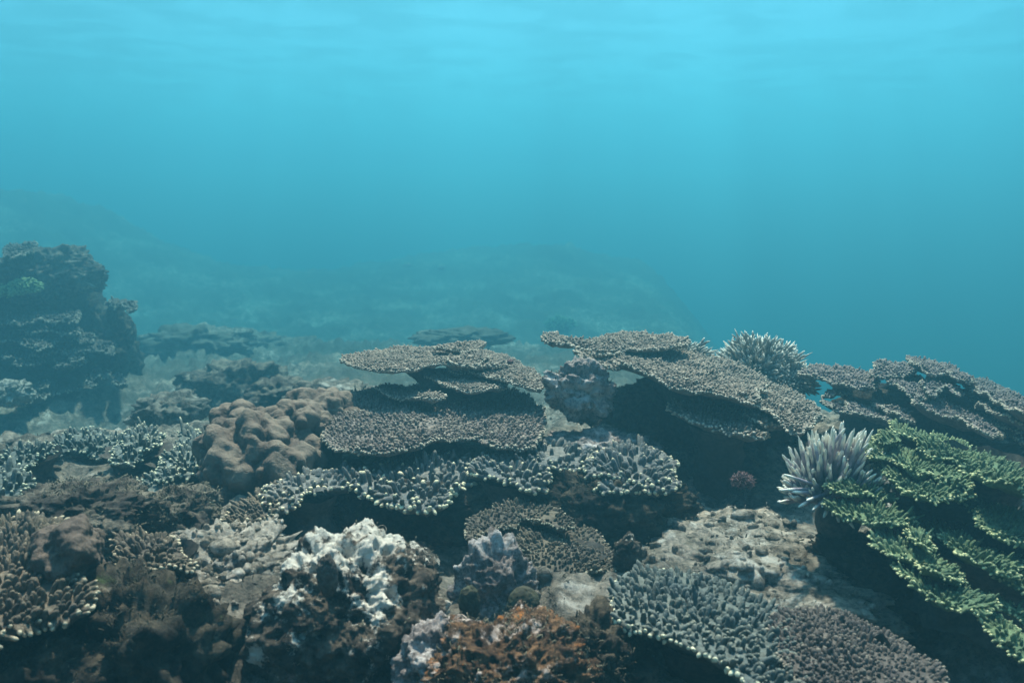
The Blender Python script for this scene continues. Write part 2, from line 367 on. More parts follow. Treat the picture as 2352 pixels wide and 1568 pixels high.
SEED = [0]
def plate(parent, outline, Y, mat, sp=0.013, nh=0.013, nr=0.0045, thick=0.018, sx=0.0, sy=0.0, rag=0.010, wav=0.010, curl=0.0,
          singles=False, center=None, out_tilt=1.0, fr=1.15, lean=(0, 0), stalk=None, stalk_r=0.05, dens=1.0, sides=5, tf=(0.45, 0.85), name='plate'):
    """one coral plate: outline in frame pixels, lying at depth Y on a plane with slopes sx, sy; branchlets on top and round the rim"""
    SEED[0] += 1; sd_ = SEED[0]; g = np.random.default_rng(1000 + sd_)
    base = np.array(parent.location)
    cpx = np.mean(np.asarray(outline, float), 0)
    P0 = at(cpx[0], cpx[1], Y)
    poly3 = on_plane(outline, P0, sx, sy); n = 112
    poly = smooth_poly(poly3[:, :2], n)
    cen = poly.mean(0) if center is None else on_plane([center], P0, sx, sy)[0, :2]
    k = np.arange(n); dirv = unit(poly - cen)
    nz = fbm(np.stack([poly[:, 0] * 14 + sd_ * 3.1, poly[:, 1] * 14, np.full(n, sd_ * 1.7)], -1), 4)
    poly = poly + dirv * (nz * rag)[:, None]
    def top(xy, ed):
        z = P0[2] + sx * (xy[:, 0] - P0[0]) + sy * (xy[:, 1] - P0[1])
        z = z + wav * fbm(np.stack([xy[:, 0] * 7, xy[:, 1] * 7, np.full(len(xy), sd_ * 2.3)], -1), 3)
        return z + curl * np.exp(-ed / 0.05)
    area = 0.5 * abs(np.sum(poly[:, 0] * np.roll(poly[:, 1], -1) - poly[:, 1] * np.roll(poly[:, 0], -1))); gs = math.sqrt(area / 240)
    lo, hi = poly.min(0), poly.max(0); IX, IY = np.meshgrid(np.arange(lo[0], hi[0], gs), np.arange(lo[1], hi[1], gs))
    I = np.column_stack([IX.ravel(), IY.ravel()]) + g.uniform(-0.2, 0.2, (IX.size, 2)) * gs
    I = I[inside(I, poly)]; I = I[edge_dist(I, poly) > 0.45 * gs] if len(I) else I
    pts2 = np.concatenate([poly, I]) if len(I) else poly
    vo, _, fo = delaunay_2d_cdt([Vector(p) for p in pts2.tolist()], [(i, (i + 1) % n) for i in range(n)], [], 1, 1e-6)[:3]
    G = np.array([v[:] for v in vo]); T = np.array([f for f in fo if len(f) == 3])
    e1, e2 = G[T[:, 1]] - G[T[:, 0]], G[T[:, 2]] - G[T[:, 0]]; neg = (e1[:, 0] * e2[:, 1] - e1[:, 1] * e2[:, 0]) < 0; T[neg] = T[neg][:, ::-1]
    ed = edge_dist(G, poly); zt = top(G, ed); m = len(G)
    zb = zt - (thick * (0.35 + 0.65 * sstep(0, 0.03, ed)) + 0.012 * np.abs(fbm(np.column_stack([G * 22, zt]), 2)))
    he = np.concatenate([T[:, [0, 1]], T[:, [1, 2]], T[:, [2, 0]]]); key = set(map(tuple, he.tolist()))
    rim = np.array([e_ for e_ in he.tolist() if (e_[1], e_[0]) not in key])
    V = np.concatenate([np.column_stack([G, zt]), np.column_stack([G, zb])])
    tipa = np.zeros(len(V)); tipa[np.unique(rim)] = 0.75
    pm = make_mesh(name, V - base, np.stack([rim[:, 1], rim[:, 0], rim[:, 0] + m, rim[:, 1] + m], -1), np.concatenate([T, T[:, ::-1] + m]), {'tip': tipa})
    po = obj(name, pm, mat, parent)
    # branchlets on the face
    lo, hi = poly.min(0), poly.max(0); gx = np.arange(lo[0], hi[0], sp); gy = np.arange(lo[1], hi[1], sp * 0.87)
    QX, QY = np.meshgrid(gx, gy); QX = QX + (np.arange(len(gy))[:, None] % 2) * sp * 0.5
    Q = np.column_stack([QX.ravel(), QY.ravel()]) + g.uniform(-0.5, 0.5, (QX.size, 2)) * sp
    Q = Q[inside(Q, poly)]
    bare = fbm(np.column_stack([Q * 16, np.full(len(Q), sd_ * 5.1)]), 3)
    Q = Q[(g.random(len(Q)) < dens * 0.95) & (bare > -0.62)]
    if len(Q):
        e = edge_dist(Q, poly); keep = e > 0.15 * sp; Q, e = Q[keep], e[keep]
    nrm = unit(np.array([-sx, -sy, 1.0]))
    outs = unit(Q - cen) if len(Q) else np.zeros((0, 2)); wg = np.exp(-e / (2.2 * sp)) if len(Q) else np.zeros(0)
    D = nrm[None] + np.column_stack([outs * (wg * out_tilt * 0.9 + 0.12)[:, None], np.zeros(len(Q))]) + g.normal(size=(len(Q), 3)) * 0.16
    D[:, 0] += lean[0]; D[:, 1] += lean[1]
    patch = fbm(np.column_stack([Q * 9, np.full(len(Q), sd_ * 4.4)]), 2)
    H = nh * np.exp(0.28 * g.normal(size=len(Q))) * (1 + 0.55 * patch).clip(0.35, 1.7)
    Rr = nr * np.exp(0.2 * g.normal(size=len(Q))) * (1 + 0.25 * patch).clip(0.6, 1.3)
    P = np.column_stack([Q, top(Q, e)]) if len(Q) else np.zeros((0, 3))
    tv = np.maximum(g.uniform(tf[0], tf[1], len(Q)), wg)
    # branchlets round the rim
    per = np.linalg.norm(np.roll(poly, -1, 0) - poly, axis=1).sum(); nf_ = int(per / (sp * 0.62))
    kk = (np.arange(nf_) + g.uniform(-0.3, 0.3, nf_)) / nf_ * n; k0 = np.floor(kk).astype(int) % n; f = (kk % 1)[:, None]
    E = poly[k0] * (1 - f) + poly[(k0 + 1) % n] * f; tn = unit(poly[(k0 + 1) % n] - poly[k0]); no = np.column_stack([tn[:, 1], -tn[:, 0]])
    sgn = np.sign(((E + no * 0.002 - cen) ** 2).sum(1) - ((E - cen) ** 2).sum(1)); no = no * sgn[:, None]
    Ez = top(E, np.zeros(len(E))) - thick * g.uniform(0.05, 0.4, nf_)
    Dn = np.column_stack([no, g.uniform(-0.25, 0.75, nf_)]) + g.normal(size=(nf_, 3)) * 0.2
    Pe = np.column_stack([E - no * 0.004, Ez]); He = nh * fr * g.uniform(0.6, 1.25, nf_); Re = nr * g.uniform(0.85, 1.2, nf_)
    P = np.concatenate([P, Pe]); D = np.concatenate([D, Dn]); H = np.concatenate([H, He]); Rr = np.concatenate([Rr, Re]); tv = np.concatenate([tv, g.uniform(1.0, 1.3, nf_)])
    if singles:
        D = unit(D)
        order = np.argsort(P[:, 1]); rest = order[300:]
        if len(rest): tag(obj('branchlets', nub_mesh('branchlets', P[rest] - base, D[rest], H[rest], Rr[rest], 6, tv[rest] * 0.9, sd_), mat, po), kind='stuff')
        for q in order[:300]:
            branch_obj('branchlet', P[q], D[q], H[q], Rr[q], mat, parent, base, int(q) + sd_, tv[q])
    else:
        bo = obj('branchlets', nub_mesh('branchlets', P - base, D, H, Rr, sides, tv, sd_), mat, po); tag(bo, kind='stuff')
    if stalk is not None:
        make_stalk(parent, np.array([cen[0], cen[1], float(top(cen[None], np.array([0.1]))[0]) - thick * 0.6]), stalk, stalk_r, sd_)
    return po, len(P)

def make_stalk(parent, topp, bottom, r, sd_):
    base = np.array(parent.location); n, m = 28, 14; V = []
    top_r = r * 1.5
    for i in range(m):
        t = i / (m - 1); c = topp * (1 - t) + np.asarray(bottom) * t; rr = r + (top_r - r) * (1 - t) ** 3 + 0.5 * r * t ** 3
        a = np.arange(n) * 2 * math.pi / n
        V.append(np.column_stack([c[0] + rr * np.cos(a), c[1] + rr * np.sin(a), np.full(n, c[2])]))
    V = np.concatenate(V); d = unit(V - (topp + np.asarray(bottom)) / 2)
    V = V + d * (fbm(V * 16 + sd_, 3) * r * 0.35)[:, None]
    q = grid_quads(m, n, True); obj('stalk', make_mesh('stalk', V - base, q[:, ::-1], None, {'tip': np.zeros(len(V))}), M['under'], parent)

def shelf(front, off, taper=0.85):
    f = np.asarray(front, float); m = f.mean(0); b = m + (f - m) * taper + np.asarray(off)
    return [tuple(p) for p in f] + [tuple(p) for p in b[::-1]]

def zoom_pts(pts, x0, y0, s): return [(x0 + s * a, y0 + s * b) for a, b in pts]

def bush(parent, center, rx, ry, rz, n, h, r, mat, single=True, up=0.15, seed=1, sub=3, name='branch'):
    """a rounded bush of branches radiating from a centre, each with side twigs"""
    base = np.array(parent.location); g = np.random.default_rng(seed); c = np.asarray(center, float)
    ga = math.pi * (3 - math.sqrt(5)); kk = 0
    P_, D_, H_, R_ = [], [], [], []
    for i in range(n):
        zf = 1 - (i + 0.5) / n * (1 + up); th_ = ga * i; s = math.sqrt(max(0, 1 - zf * zf))
        d = np.array([s * math.cos(th_), s * math.sin(th_), zf]) + g.normal(size=3) * 0.10
        e = d * np.array([rx, ry, rz]); L = np.linalg.norm(e); dd = e / L; L *= g.uniform(0.86, 1.08)
        P_.append(c + dd * L * 0.15); D_.append(dd); H_.append(L * 0.85); R_.append(r * 1.15)
        for q in range(sub):
            f = g.uniform(0.45, 0.8); p = c + dd * L * f; d2 = unit(dd + g.normal(size=3) * 0.42 + np.array([0, 0, 0.15]))
            P_.append(p); D_.append(d2); H_.append(min(h * g.uniform(0.7, 1.2), L * (1.02 - f) + 0.3 * h)); R_.append(r * g.uniform(0.7, 1))
    P_, D_, H_, R_ = map(np.array, (P_, D_, H_, R_))
    if single:
        for q in range(len(P_)): branch_obj(name, P_[q], D_[q], H_[q], R_[q], mat, parent, base, q)
    else:
        tag(obj('branches', nub_mesh('branches', P_ - base, D_, H_, R_, 6, None, seed), mat, parent), kind='stuff')

_ICO = {}
def ico(sub):
    if sub not in _ICO:
        bm = bmesh.new(); bmesh.ops.create_icosphere(bm, subdivisions=sub, radius=1.0)
        _ICO[sub] = (np.array([v.co[:] for v in bm.verts]), np.array([[v.index for v in f.verts] for f in bm.faces])); bm.free()
    return _ICO[sub]

def rock(name, label, cat, c, r, mat, seed, amp=0.28, freq=1.4, fine=0.10, knob=0.0, sub=6, rot=0.0, group=None, parent=None, pits=0.0, flat=0.0, attrs=False):
    S, F = ico(sub); c = np.asarray(c, float); r = np.asarray(r, float)
    Q = S * (r / r.mean()) * freq
    d = amp * fbm(Q + seed * 3.7, 3) + fine * (0.5 * fbm(Q * 3.3 + seed, 6, 0.66) + 0.35 * ridged(Q * 2.2 + seed, 3, 0.5) - 0.1)
    if knob: d = d + knob * (0.55 - cells(Q * 2.6 + seed * 1.3)) + 0.45 * knob * (0.5 - cells(Q * 6.3 + seed * 1.9))
    if pits: d = d - pits * sstep(0.34, 0.14, cells(Q * 3.3 + seed * 2.1, 40))
    V = S * (1 + d)[:, None] * r
    cr, sr = math.cos(rot), math.sin(rot); V = np.column_stack([V[:, 0] * cr - V[:, 1] * sr, V[:, 0] * sr + V[:, 1] * cr, V[:, 2]])
    if flat: V[:, 2] = np.where(V[:, 2] > 0, V[:, 2], V[:, 2] * flat)
    me = make_mesh(name, V if parent is None else V + c - np.array(parent.location), None, F, {'tip': np.zeros(len(V))} if attrs else None)
    o = obj(name, me, mat, parent)
    if parent is None: o.location = c; tag(o, label, cat, group)
    return o

def colony(name, label, cat, px, py, Y, group=None):
    p = at(px, py, Y); return thing(name, label, cat, (p[0], p[1], ground(p[0], p[1])), group)
def foot(px, py, Y):
    p = at(px, py, Y); return np.array([p[0], p[1], ground(p[0], p[1]) - 0.03])

# ---- broad mauve table coral in the middle
t = colony('table_coral', 'broad mauve-brown table coral plate with pale scalloped rim, in the middle of the reef', 'coral', 985, 960, 2.5, 'table corals')
T1 = [(690, 945), (712, 930), (780, 906), (900, 888), (1050, 884), (1180, 900), (1235, 935), (1252, 975), (1228, 1018), (1180, 1030), (1125, 1018), (1095, 1004),
      (1060, 1008), (1000, 1018), (960, 1031), (900, 1038), (845, 1040), (790, 1028), (745, 1006), (745, 985), (720, 968)]
plate(t, T1, 2.5, M['mauve'], sp=0.0112, nh=0.0095, nr=0.0043, sides=4, thick=0.014, wav=0.014, rag=0.008, stalk=foot(1000, 960, 2.58), stalk_r=0.09)
# ---- stacked table coral above it
t = colony('table_coral', 'grey-tan table coral of stacked plates directly above the broad mauve plate', 'coral', 1050, 850, 2.72, 'table corals')
kw = dict(sp=0.0088, nh=0.0068, nr=0.0036, rag=0.014, wav=0.010, thick=0.011, sides=4)
plate(t, [(785, 828), (820, 808), (880, 802), (960, 795), (1040, 802), (1075, 825), (1060, 838), (990, 838), (960, 848), (900, 853), (850, 846), (800, 838)], 2.88, M['grey'], **kw, stalk=at(1030, 905, 2.84), stalk_r=0.045)
plate(t, [(1000, 797), (1050, 790), (1100, 787), (1110, 795), (1080, 803), (1030, 804)], 2.98, M['grey'], **kw)
plate(t, [(1045, 836), (1045, 815), (1080, 805), (1130, 810), (1180, 826), (1220, 848), (1245, 878), (1238, 893), (1190, 885), (1140, 868), (1090, 850)], 2.86, M['grey'], sx=-0.10, **kw, stalk=at(1110, 905, 2.84), stalk_r=0.05)
plate(t, [(970, 852), (1000, 846), (1060, 848), (1110, 862), (1160, 885), (1125, 897), (1080, 898), (1030, 885), (990, 868)], 2.80, M['grey'], sx=-0.05, **kw)
plate(t, [(860, 888), (890, 886), (950, 893), (1000, 902), (1022, 914), (990, 919), (930, 909), (885, 902)], 2.74, M['grey'], **kw)
for q, (x, y) in enumerate([(1065, 826), (1090, 832), (1085, 818), (1130, 834), (1060, 845)]):
    plate(t, [(x - 32, y + 2), (x - 12, y - 9), (x + 16, y - 8), (x + 34, y + 3), (x + 14, y + 12), (x - 16, y + 11)], 2.82 + 0.02 * q, M['grey'], sx=-0.08, sp=0.0115, nh=0.009, nr=0.0042, thick=0.012)
r0 = rock('red_tuft', None, None, at(1172, 831, 2.7), (0.010, 0.010, 0.008), M['red'], 3, parent=t, sub=3, attrs=True); r0.name = 'red_knob'

# ---- lumpy boulder coral
t = colony('boulder_coral', 'lumpy tan boulder coral with rounded knobs, tucked against the broad mauve plate', 'coral', 610, 1080, 2.35)
def boulder(c, r, seed, kf, amp):
    S, F = ico(6); r = np.asarray(r); Q = S * (r / r.mean())
    lump = 0.26 * fbm(Q * 1.25 + seed, 3)
    B = S * (1 + lump)[:, None] * r
    W = (B + c) / kf; W = W * np.array([1, 1, 0.72])
    k1 = np.sqrt(np.clip(1 - (cells(W, 7) / 0.72) ** 2, 0, 1)); k2 = np.sqrt(np.clip(1 - (cells(W * 1.9 + 3.3, 3) / 0.75) ** 2, 0, 1))
    d = amp * (k1 + 0.22 * k2 + 0.25 * fbm(W * 1.3, 3))
    return B + S * d[:, None], F, k1
for nm, c, r, sd_ in [('body', at(606, 1088, 2.38), (0.140, 0.16, 0.135), 4.3), ('lobe', at(735, 965, 2.66), (0.085, 0.09, 0.06), 9.1), ('lobe', at(545, 1010, 2.46), (0.07, 0.08, 0.075), 2.2), ('lobe', at(680, 1010, 2.5), (0.09, 0.09, 0.08), 6.4)]:
    Vb, F, k1 = boulder(c, r, sd_, 0.047, 0.036)
    obj(nm, make_mesh(nm, Vb + c - np.array(t.location), None, F, {'tip': k1}), M['boulder'], t)

# ---- finger coral shelf in front of the mauve plate: its branchlets are parts of their own
t = colony('finger_coral', 'ragged shelf of slate-grey finger coral with cream tips, just in front of the mauve plate', 'coral', 1000, 1100, 2.2)
kw = dict(sp=0.0215, nh=0.023, nr=0.0068, thick=0.022, rag=0.024, wav=0.018, out_tilt=0.8, fr=0.8, tf=(0.6, 0.95))
n1 = plate(t, [(812, 1115), (850, 1080), (900, 1058), (1000, 1052), (1090, 1062), (1100, 1090), (1060, 1110), (1030, 1130), (1020, 1155), (975, 1172), (920, 1160), (880, 1140), (840, 1132)], 2.18, M['finger'], singles=True, **kw, stalk=foot(960, 1130, 2.24), stalk_r=0.06)[1]
kw['nh'] = 0.021
plate(t, [(610, 1140), (650, 1100), (730, 1078), (800, 1080), (815, 1105), (780, 1120), (720, 1118), (690, 1140), (660, 1165), (625, 1165)], 2.12, M['finger'], **kw, stalk=foot(720, 1130, 2.12), stalk_r=0.05)
plate(t, [(520, 1190), (560, 1150), (620, 1115), (660, 1105), (640, 1150), (600, 1190), (545, 1200)], 2.05, M['dark'], sp=0.015, nh=0.016, nr=0.005, sx=0.25, stalk=foot(600, 1170, 2.05), stalk_r=0.04)
plate(t, [(1085, 1085), (1110, 1055), (1180, 1050), (1250, 1070), (1262, 1095), (1240, 1122), (1200, 1120), (1150, 1100)], 2.2, M['finger'], **kw, stalk=foot(1170, 1110, 2.2), stalk_r=0.06)
plate(t, [(1100, 1060), (1200, 1030), (1330, 1035), (1400, 1050), (1420, 1075), (1350, 1085), (1260, 1075), (1180, 1078)], 2.3, M['finger'], **kw)
# ---- its neighbour at the lip of the dark hollow
t = colony('finger_coral', 'smaller cream-tipped finger coral at the lip of the dark hollow below the grey shelf', 'coral', 1450, 1080, 2.2)
plate(t, [(1345, 1080), (1370, 1040), (1430, 1022), (1500, 1030), (1545, 1058), (1548, 1085), (1520, 1105), (1480, 1100), (1430, 1085), (1390, 1092)], 2.22, M['finger'], **kw, stalk=foot(1450, 1080, 2.26), stalk_r=0.05)
plate(t, [(1370, 1112), (1430, 1100), (1490, 1112), (1500, 1125), (1450, 1132), (1390, 1126)], 2.1, M['finger'], **kw)
plate(t, [(1480, 1095), (1530, 1090), (1555, 1105), (1530, 1122), (1495, 1118)], 2.12, M['finger'], **kw)

# ---- dark table coral in front
t = colony('table_coral', 'small dark brown table coral with speckled rim, in front of the finger coral shelf', 'coral', 1250, 1260, 1.85, 'table corals')
kw = dict(sp=0.0100, nh=0.0085, nr=0.0034, thick=0.014, rag=0.012, wav=0.016)
plate(t, [(1160, 1300), (1170, 1265), (1200, 1235), (1270, 1195), (1320, 1200), (1380, 1235), (1430, 1285), (1435, 1305), (1390, 1312), (1330, 1318), (1310, 1330), (1270, 1315), (1210, 1310)], 1.85, M['dark'], sx=-0.08, **kw, stalk=foot(1280, 1280, 1.86), stalk_r=0.06)
plate(t, [(1066, 1215), (1080, 1185), (1130, 1175), (1190, 1185), (1180, 1205), (1130, 1215), (1100, 1225), (1075, 1235)], 1.93, M['dark'], **kw)
plate(t, [(1140, 1160), (1190, 1146), (1250, 1160), (1300, 1195), (1310, 1215), (1260, 1210), (1200, 1185), (1150, 1172)], 2.0, M['dark'], sx=-0.12, **kw)
plate(t, [(1110, 1255), (1130, 1235), (1190, 1215), (1260, 1225), (1280, 1245), (1220, 1258), (1160, 1262)], 1.9, M['dark'], **kw)

# ---- big grey table coral over the dark hollow
t = colony('table_coral', 'large grey table coral sloping over the dark hollow, one pointed arm reaching out', 'coral', 1560, 880, 2.75, 'table corals')
kw = dict(sp=0.0098, nh=0.0085, nr=0.0040, rag=0.022, wav=0.02, thick=0.012, sides=4)
plate(t, [(1335, 805), (1400, 790), (1500, 798), (1580, 812), (1660, 828), (1730, 850), (1760, 880), (1740, 915), (1680, 905), (1600, 890), (1540, 870), (1500, 858), (1455, 842), (1395, 838), (1350, 826), (1330, 815)], 2.75, M['grey'], sx=-0.18, **kw, stalk=foot(1600, 900, 3.0), stalk_r=0.07)
plate(t, [(1660, 850), (1730, 845), (1800, 885), (1850, 920), (1876, 945), (1872, 968), (1840, 985), (1800, 970), (1760, 945), (1720, 915), (1680, 885)], 2.68, M['grey'], sx=-0.24, **kw)
plate(t, [(1248, 772), (1275, 769), (1330, 784), (1380, 794), (1420, 806), (1380, 813), (1340, 801), (1290, 785), (1255, 779)], 2.85, M['grey'], sp=0.0115, nh=0.012, nr=0.0045, sx=-0.06, rag=0.006, wav=0.008, thick=0.02)
plate(t, [(1355, 790), (1400, 772), (1450, 765), (1530, 768), (1578, 780), (1570, 793), (1520, 799), (1440, 806), (1395, 808)], 2.95, M['grey'], **kw)
plate(t, [(1420, 830), (1480, 815), (1560, 825), (1640, 850), (1720, 885), (1740, 920), (1700, 918), (1630, 905), (1560, 888), (1490, 866), (1440, 850)], 2.62, M['grey'], sx=-0.2, sp=0.0100, nh=0.0095, nr=0.0042, rag=0.022, wav=0.02, thick=0.012, sides=4)
plate(t, [(1540, 933), (1570, 928), (1640, 938), (1700, 952), (1750, 983), (1748, 1000), (1700, 996), (1640, 978), (1580, 960)], 2.5, M['grey'], sx=-0.16, sp=0.0135, nh=0.016, nr=0.005, stalk=foot(1660, 960, 2.62), stalk_r=0.06)
plate(t, [(1718, 948), (1750, 946), (1800, 962), (1815, 976), (1770, 976), (1735, 962)], 2.5, M['grey'], sx=-0.2, sp=0.0135, nh=0.014, nr=0.005)
plate(t, [(1835, 950), (1855, 938), (1880, 945), (1876, 968), (1845, 972)], 2.62, M['grey'], sx=-0.1, **kw)

# ---- pale bushes behind it
t = colony('branching_coral', 'pale bushy branching coral rising behind the large grey table coral', 'coral', 1740, 870, 3.2)
bush(t, at(1742, 872, 3.2), 0.195, 0.16, 0.165, 270, 0.05, 0.0056, M['pale'], single=False, up=0.3, seed=5, sub=6)
t = colony('branching_coral', 'low pale branching coral peeking over the top plate of the large grey table coral', 'coral', 1560, 830, 3.2)
bush(t, at(1562, 828, 3.15), 0.12, 0.09, 0.075, 90, 0.04, 0.005, M['pale'], single=False, seed=6, sub=5)
t = colony('branching_coral', 'dim pale branching coral drooping between the bushy coral and the shingled coral', 'coral', 1830, 890, 3.1)
bush(t, at(1820, 885, 3.12), 0.085, 0.08, 0.085, 90, 0.04, 0.005, M['pale'], single=False, seed=8, sub=5)

# ---- shingled table coral on the far right slope
t = colony('table_coral', 'wide grey-mauve table coral of many shingled plates beyond the green coral', 'coral', 2080, 920, 2.9, 'table corals')
kw = dict(sp=0.0112, nh=0.0090, nr=0.0044, rag=0.024, wav=0.02, thick=0.012, sides=4)
def zp(l): return zoom_pts(l, 1813, 796, 0.2292)
for pts, Yp, sx in [
    ([(130, 250), (350, 215), (650, 260), (800, 265), (870, 330), (850, 420), (750, 420), (620, 400), (500, 365), (300, 310), (160, 280)], 2.95, -0.12),
    ([(820, 250), (990, 150), (1180, 160), (1280, 230), (1180, 270), (1030, 290), (880, 290)], 3.0, -0.1),
    ([(1180, 130), (1400, 165), (1540, 250), (1600, 300), (1400, 270), (1250, 200)], 3.05, -0.2),
    ([(1480, 190), (1600, 215), (1780, 285), (1850, 360), (1700, 330), (1560, 270)], 3.05, -0.25),
    ([(980, 330), (1200, 250), (1330, 330), (1380, 450), (1330, 490), (1200, 450), (1060, 380)], 2.88, -0.22),
    ([(1330, 360), (1450, 320), (1600, 370), (1720, 430), (1690, 470), (1560, 420), (1440, 440)], 2.88, -0.25),
    ([(1240, 560), (1350, 490), (1550, 460), (1800, 550), (1960, 640), (2110, 800), (2120, 900), (1980, 895), (1880, 870), (1700, 760), (1500, 680), (1320, 610)], 2.68, -0.3),
    ([(1750, 330), (1900, 350), (2100, 410), (2250, 500), (2400, 600), (2420, 700), (2250, 640), (2050, 530), (1880, 440)], 2.9, -0.32),
    ([(1800, 480), (1950, 500), (2100, 590), (2300, 700), (2420, 790), (2300, 770), (2100, 680), (1900, 570)], 2.78, -0.34),
    ([(2060, 720), (2200, 740), (2420, 830), (2430, 890), (2300, 860), (2150, 800)], 2.65, -0.3),
    ([(2200, 860), (2300, 870), (2430, 950), (2430, 1010), (2300, 960)], 2.6, -0.3),
    ([(335, 555), (400, 550), (500, 600), (570, 645), (520, 665), (400, 615)], 2.8, -0.2),
    ([(540, 590), (700, 555), (900, 640), (1050, 730), (1130, 810), (1060, 805), (900, 735), (720, 695), (600, 640)], 2.72, -0.25),
    ([(850, 525), (950, 530), (1100, 620), (1235, 740), (1200, 765), (1050, 690), (920, 610)], 2.75, -0.3),
    ([(350, 490), (450, 420), (600, 400), (620, 440), (520, 480), (430, 500)], 2.9, 0.05),
]:
    plate(t, zp(pts), Yp, M['far'], sx=sx, **kw)
make_stalk(t, at(2040, 900, 3.0), foot(2060, 960, 3.05), 0.12, 61)
rock('base', None, None, at(2120, 950, 3.12), (0.28, 0.12, 0.10), M['dark_rock'], 96, amp=0.25, fine=0.2, parent=t, sub=5, rot=-0.25)
make_stalk(t, at(2240, 985, 2.95), foot(2240, 1050, 3.0), 0.12, 62)

# ---- lilac staghorn bush
t = colony('staghorn_coral', 'lilac-grey staghorn coral bush with white tips, beside the green shelf coral', 'coral', 1910, 1100, 1.95)
g = np.random.default_rng(21); cb_ = at(1915, 1118, 1.92); q = 0
for i in range(215):
    a = math.pi * (-0.12 + 1.22 * ((i * 0.61803) % 1)); rr = math.sqrt(0.06 + 0.94 * g.random())
    ex, ez = math.cos(a) * rr, math.sin(a) * rr; ey = g.uniform(-1.0, 0.6) * math.sqrt(max(0.04, 1 - rr * rr))
    tipp = cb_ + np.array([ex * 0.128, ey * 0.11, ez * 0.135 + 0.012 * g.normal()])
    rootp = cb_ + np.array([ex * 0.075, ey * 0.06 + 0.02, ez * 0.065 - 0.025])
    d = tipp - rootp + np.array([0, 0, 0.012]); L = np.linalg.norm(d); d /= L
    branch_obj('branch', rootp, d, L, 0.0047 * g.uniform(0.85, 1.25), M['lilac'], t, np.array(t.location), i, 1.2)
    if i % 3 == 0:
        f = g.uniform(0.4, 0.65); d2 = unit(d + g.normal(size=3) * 0.35 + np.array([0, 0, 0.2]))
        branch_obj('branch', rootp + d * L * f, d2, L * g.uniform(0.4, 0.55), 0.0042, M['lilac'], t, np.array(t.location), i + 3, 1.2)
for (x, y) in [(1800, 1090), (1795, 1120), (1815, 1135), (1830, 1160), (1850, 1150), (1865, 1175), (1885, 1165), (1895, 1190), (1915, 1180), (1925, 1205), (1945, 1195), (1960, 1215)]:
    tipp = at(x, y, 1.82); rootp = tipp * 0.4 + (cb_ + np.array([0, 0.0, -0.01])) * 0.6; d = tipp - rootp; L = np.linalg.norm(d)
    branch_obj('branch', rootp, d / L, L, 0.0046, M['lilac'], t, np.array(t.location), q, 1.2); q += 1
make_stalk(t, cb_ + np.array([0.02, 0.03, 0.0]), foot(1935, 1220, 1.98), 0.04, 63)

